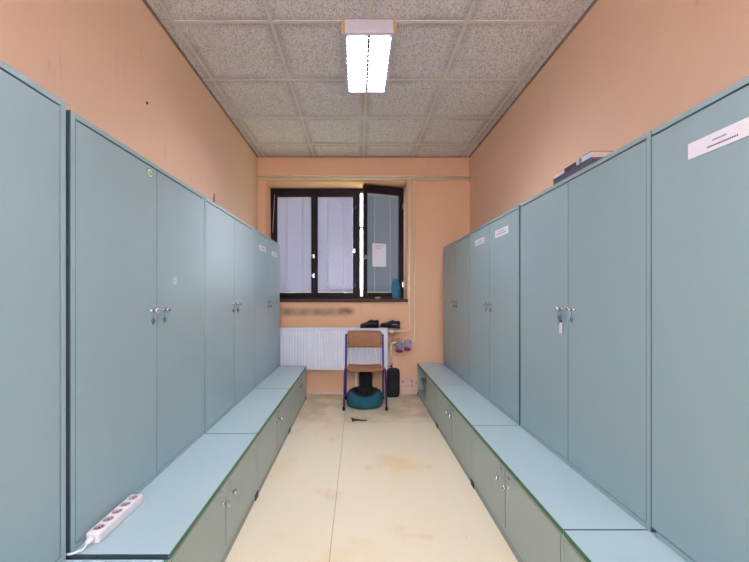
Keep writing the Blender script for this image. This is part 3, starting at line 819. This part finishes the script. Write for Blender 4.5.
bm = bmesh.new(); tube(bm, rounded([(-0.03, 0, 0.325), (-0.03, 0, 0.352), (0.03, 0, 0.352), (0.03, 0, 0.325)], 0.015), 0.0045, 8); finish('carry_loop', bm, M['black_fabric'], b1, 0, True)

# ------------------------------------------------------------------ shoes
def shoe(label, cat, L, Wd, Hh, mats, group, toe_box=1.0):
    """shoe along +x (toe at -x), sole on z=0; mats = upper, sole, stripe"""
    t = thing('shoe', label, cat, (0, 0, 0), 0, group)
    # t: 0 toe .. 1 heel
    secs = [(0.0, .30, .34), (0.04, .66, .48), (0.12, .88, .56), (0.25, 1.0, .60), (0.38, .98, .76), (0.50, .88, .95), (0.58, .82, 1.0), (0.70, .78, .86), (0.82, .78, .80), (0.92, .74, .88), (0.975, .60, .95), (1.0, .35, .88)]
    bm = bmesh.new(); rows = []; n = 16
    for (s_, wf, hf) in secs:
        x = -L / 2 + L * s_; w = Wd / 2 * wf; h = Hh * hf; ring = []
        for k_ in range(n):
            a = 2 * PI * k_ / n; c, si_ = math.cos(a), math.sin(a)
            yy = math.copysign(abs(c) ** 0.7, c) * w * (1.0 if si_ < 0.2 else (1 - 0.45 * (si_ - 0.2) * (0.4 + s_)))
            zz = 0.012 + (h - 0.012) * (0.5 + 0.5 * math.copysign(abs(si_) ** 0.8, si_))
            ring.append(bm.verts.new((x, yy, zz)))
        rows.append(ring)
    for a_, b_ in zip(rows, rows[1:]):
        for k_ in range(n): bm.faces.new((a_[k_], a_[(k_ + 1) % n], b_[(k_ + 1) % n], b_[k_]))
    bm.faces.new(rows[0][::-1]); bm.faces.new(rows[-1])
    finish('upper', bm, mats[0], t, 0, True, subsurf=1)
    bm = bmesh.new(); poly = []
    sol = [(0.0, .3), (.05, .75), (.15, .98), (.3, 1.06), (.5, .9), (.7, .82), (.88, .84), (.97, .65), (1.0, .35)]
    for s_, wf in sol: poly.append((-L * .51 + L * 1.02 * s_, -Wd / 2 * wf))
    for s_, wf in reversed(sol): poly.append((-L * .51 + L * 1.02 * s_, Wd / 2 * wf))
    prism(bm, poly, 0, 0.018); finish('sole', bm, mats[1], t, 0.004)
    bm = bmesh.new()   # collar opening
    pts = []
    for k_ in range(21):
        a = 2 * PI * k_ / 20; pts.append((L * (0.26 + 0.16 * math.cos(a)), Wd * 0.27 * math.sin(a), Hh * (0.90 - 0.02 * math.cos(a) + 0.07 * math.cos(2 * a))))
    tube(bm, pts, 0.006, 8, False); finish('collar', bm, mats[0], t, 0, True)
    bm = bmesh.new()
    for q in range(4):
        x = -L * 0.17 + L * 0.055 * q; z = Hh * (0.60 + 0.105 * q)
        tube(bm, [(x, -Wd * .25, z - .006), (x, 0, z + 0.006), (x, Wd * .25, z - .006)], 0.0028, 6)
    finish('laces', bm, mats[3], t, 0, True)
    for sy in (-1, 1):
        bm = bmesh.new()
        p0 = [(L * 0.02, sy * Wd * .455, 0.030), (L * .14, sy * Wd * .42, 0.045), (L * .30, sy * Wd * .385, 0.046), (L * .36, sy * Wd * .37, 0.038)]
        tube(bm, p0, [0.001, 0.005, 0.004, 0.001], 6)
        finish('side_stripe', bm, mats[2], t, 0, True)
    return t
k1 = shoe('black shoe lying fully on top of the radiator', 'shoe', 0.225, 0.088, 0.098, (M['shoe_black'], M['rubber'], M['shoe_black'], M['shoe_black']), 'black shoes on the radiator')
k1.location = (0.137, 4.298, RZ1 + 0.0005)
k2 = shoe('black shoe with silver stripe reaching past the radiator end onto the valve', 'shoe', 0.232, 0.088, 0.092, (M['shoe_black'], M['rubber'], M['silver'], M['shoe_black']), 'black shoes on the radiator')
k2.location = (0.382, 4.298, RZ1 + 0.002); k2.rotation_euler = (0, math.radians(5), 0)
def small_shoe(label, loc, rot):
    t = shoe(label, 'shoe', 0.125, 0.098, 0.055, (M['shoe_grey'], M['shoe_grey'], M['shoe_pink'], M['shoe_grey']), 'small shoes on the pipe')
    bm = bmesh.new(); bmesh.ops.create_uvsphere(bm, u_segments=14, v_segments=10, radius=1, matrix=Matrix.Translation((-0.045, 0, 0.02)) @ Matrix.Diagonal((0.026, 0.046, 0.026, 1)))
    finish('toe_cap', bm, M['shoe_pink'], t, 0, True)
    t.location = loc; t.rotation_euler = rot; return t
small_shoe('small grey shoe with magenta toe pointing down, on the low pipe, left one', (0.500, 4.325, E - 0.62), (0, math.radians(-84), 1.15))
small_shoe('small grey shoe with magenta toe leaning right on the low pipe', (0.608, 4.322, E - 0.603), (0, math.radians(-66), 0.9))

# ------------------------------------------------------------------ things on the sill and window
random.seed(11)
tb = thing('drawstring_bag', 'crumpled teal bag standing on the right end of the window sill', 'bag', (0.468, 4.452, WZ0))
bm = bmesh.new(); rows = []; n = 20
for zf, wf in ((0, .5), (.06, .8), (.2, .95), (.4, 1.0), (.6, .95), (.78, .85), (.9, .7), (.96, .45), (1.0, .55)):
    rows.append([bm.verts.new((math.cos(2 * PI * k_ / n) * 0.056 * wf + random.uniform(-.004, .004) - 0.018 * zf + 0.01, math.sin(2 * PI * k_ / n) * 0.042 * wf + random.uniform(-.004, .004), zf * 0.245)) for k_ in range(n)])
for a_, b_ in zip(rows, rows[1:]):
    for k_ in range(n): bm.faces.new((a_[k_], a_[(k_ + 1) % n], b_[(k_ + 1) % n], b_[k_]))
bm.faces.new(rows[0][::-1]); bm.faces.new(rows[-1])
finish('body', bm, M['teal_bag'], tb, 0, True)
bm = bmesh.new(); pts = [(0.008 * 0 - 0.007 + math.cos(a * PI / 8) * 0.028, math.sin(a * PI / 8) * 0.021, 0.235) for a in range(17)]
tube(bm, pts, 0.003, 6, False); tube(bm, [(0.02, -.012, .235), (0.028, -.03, .16), (0.022, -.036, .09)], 0.0022, 6); finish('drawstring', bm, M['silver'], tb, 0, True)

yc_ = thing('yellow_cup', 'small yellow plastic dish lying on the window sill', 'dish', (0.243, 4.43, WZ0))
bm = bmesh.new(); lathe(bm, [(0, 0), (0.022, 0), (0.034, 0.024), (0.036, 0.026), (0.031, 0.024), (0.020, 0.004), (0, 0.004)], 20); finish('bowl', bm, M['yellow'], yc_, 0, True)
bm = bmesh.new(); bmesh.ops.create_uvsphere(bm, u_segments=12, v_segments=8, radius=0.018, matrix=Matrix.Translation((0, 0, 0.016)) @ Matrix.Diagonal((1, 1, .7, 1))); finish('content', bm, M['yellow'], yc_, 0, True)

# note on the open sash (local frame of the sash)
R = Matrix.Translation((HX, YH, 0)) @ Matrix.Rotation(ANG, 4, 'Z')
bm = bmesh.new(); nz0, nz1 = E + 0.355, E + 0.645; nx0, nx1 = -0.408, -0.222
box(bm, nx0, nx1, 0.0100, 0.0116, nz0, nz1)
for (u0, u1, zz) in ((-.385, -.25, nz1 - .030), (-.37, -.27, nz1 - .045), (-.352, -.285, nz1 - .066)):
    x = u0
    while x < u1:
        w = random.uniform(.006, .016); box(bm, x, min(x + w, u1), 0.0096, 0.0100, zz, zz + 0.006, 1); x += w + .004
for v in bm.verts: v.co = R @ v.co
tag(finish('paper_notice', bm, [M['paper'], M['ink_red']]), 'white sheet of paper taped on the open window sash', 'notice')

# ------------------------------------------------------------------ boxes on the right cabinets
ZT = E + 0.566 + 0.0008
gb = thing('cardboard_box', 'flat dark purple-grey box lying on a right-row cabinet top', 'box', (1.135, 1.74, ZT))
bm = bmesh.new(); box(bm, -0.110, 0.115, -0.154, 0.154, 0, 0.036)
for f in bm.faces:
    pass
o = finish('box_body', bm, [M['box_dark'], M['box_dark_side']], gb, 0.0015)
for p_ in o.data.polygons:
    if p_.normal.y < -0.9: p_.material_index = 1
mbox('box_lid', (-0.112, 0.117, -0.156, 0.156, 0.030, 0.040), M['box_dark'], gb, 0.0015)
z2 = ZT + 0.0405
g2 = thing('game_box', 'white box with green band and tan end on top of the dark box', 'box', (1.135, 1.645, z2))
o = mbox('box_body', (-0.110, 0.10, -0.057, 0.050, 0, 0.024), M['card_white'], g2, 0.001)
o.data.materials.append(M['card_tan'])
for p_ in o.data.polygons:
    if p_.normal.y < -0.9: p_.material_index = 1
mbox('green_band', (-0.1108, 0.10, 0.008, 0.030, 0.0005, 0.0248), M['card_green'], g2)
mbox('box_lid', (-0.1115, 0.1015, -0.0585, -0.0005, 0.0240, 0.0262), M['box_dark_side'], g2, 0.001)
for nm, y0_, y1_, hh, mt, lab in (('booklet', 1.700, 1.800, 0.022, M['card_navy'], 'navy booklet lying on the dark box beside the white box'), ('booklet', 1.804, 1.890, 0.015, M['card_white'], 'pale booklet lying at the far end of the dark box')):
    t = thing(nm, lab, 'booklet', (1.12, (y0_ + y1_) / 2, z2), 0, 'booklets on the dark box')
    w_ = (y1_ - y0_) / 2
    mbox('pages', (-0.088, 0.087, -w_ + .001, w_ - .001, 0.002, hh - 0.002), M['card_white'], t)
    bm = bmesh.new(); box(bm, -0.090, 0.088, -w_, w_, 0, 0.0018); box(bm, -0.090, 0.088, -w_, w_, hh - 0.0018, hh); box(bm, -0.0915, -0.0885, -w_, w_, 0, hh)
    finish('cover', bm, mt, t, 0.0005)

# ------------------------------------------------------------------ power strip
PZ = ZB - 0.001 + 0.0006
ps = thing('power_strip', 'white five-socket power strip lying on the left bench worktop', 'power strip', (-0.871, 1.304, PZ), math.radians(-1.0))
mbox('housing', (-0.0235, 0.0235, -0.118, 0.118, 0, 0.036), M['white_plastic'], ps, 0.006)
for i in range(5):
    y = -0.088 + 0.0445 * i
    bm = bmesh.new(); lathe(bm, [(0.0195, 0.0360), (0.0195, 0.0375), (0.0175, 0.0375), (0.0168, 0.0362), (0.0, 0.0362)], 24, Matrix.Translation((0, y, 0)))
    bm.faces.ensure_lookup_table()
    for f in bm.faces:
        if f.calc_center_median().z < 0.0366: f.material_index = 1
    sk = finish('socket', bm, [M['white_plastic'], M['socket_grey']], ps, 0, True)
    bm = bmesh.new()
    for sx in (-1, 1): lathe(bm, [(0, 0.0363), (0.0028, 0.0363), (0.0028, 0.0366), (0, 0.0366)], 10, Matrix.Translation((sx * 0.0065, y + sx * 0.0065, 0)))
    tube(bm, [(0.003, y - 0.004, 0.036), (0.003, y - 0.004, 0.0395)], 0.002, 8)
    finish('contacts', bm, M['dark_steel'], sk)
bm = bmesh.new(); lathe(bm, [(0, 0), (0.012, 0), (0.011, 0.010), (0.006, 0.024), (0, 0.024)], 16, Matrix.Translation((-0.002, -0.117, 0.018)) @ Matrix.Rotation(PI / 2, 4, 'X'))
finish('cable_grommet', bm, M['white_plastic'], ps, 0, True)
bm = bmesh.new(); tube(bm, rounded([(-0.002, -0.135, 0.018), (-0.004, -0.152, 0.006), (-0.020, -0.166, 0.0045), (-0.036, -0.173, 0.0045), (-0.09, -0.174, 0.0045)], 0.008), 0.0036, 8)
finish('cable', bm, M['white_plastic'], ps, 0, True)

# ------------------------------------------------------------------ small bits
def wp(px, py, X=None, Y=None):
    """pixel -> point on the plane x=X"""
    d = 361 * X / (px - 358); return Vector((X, d, E + (295 - py) * d / 361))
p = wp(147, 103, XL)
bm = bmesh.new(); lathe(bm, [(0, 0), (0.009, 0), (0.008, 0.003), (0.003, 0.005), (0, 0.005)], 14, Matrix.Translation(p) @ Matrix.Rotation(PI / 2, 4, 'Y'))
tag(finish('wall_plug', bm, M['box_dark_side'], None, 0, True), 'small brown wall plug high on the left wall', 'wall plug')
bm = bmesh.new(); q = wp(213.5, 201, XL)
tube(bm, [(XL + 0.006, q.y, q.z - 0.02), (XL + 0.006, q.y, q.z + 0.06)], 0.005, 8); box(bm, XL, XL + 0.004, q.y - 0.009, q.y + 0.009, q.z - 0.025, q.z + 0.03)
tag(finish('wall_hook', bm, M['rust'], None, 0, False), 'thin brown hook on the left wall just above the cabinets', 'hook')
bm = bmesh.new()
poly = [(-0.066, 0.075), (-0.035, 0.035), (0.0, 0.022), (0.045, 0.006), (0.085, -0.006), (0.082, -0.030), (0.03, -0.026), (-0.02, -0.022), (-0.055, -0.050), (-0.062, 0.0)]
prism(bm, poly, 0.0005, 0.0035)
o = tag(finish('torn_scrap', bm, M['debris']), 'dark brown torn scrap on the floor in front of the chair', 'scrap'); o.location = (0.0, 3.475, 0)

# chipped spot on the green edge of the worktop
o = mbox('edge_chip', (LB + 0.0028 - chip_bench.location.x, LB + 0.0038 - chip_bench.location.x, 1.315 - chip_bench.location.y, 1.332 - chip_bench.location.y, ZB - 0.019, ZB - 0.009), M['shoe_pink'], chip_bench)
o.data.materials.clear(); o.data.materials.append(simple('orange_brown_chipped_wood', (170, 104, 76), 0.8)); o['label'] = 'orange-brown chipped spot on the edge'
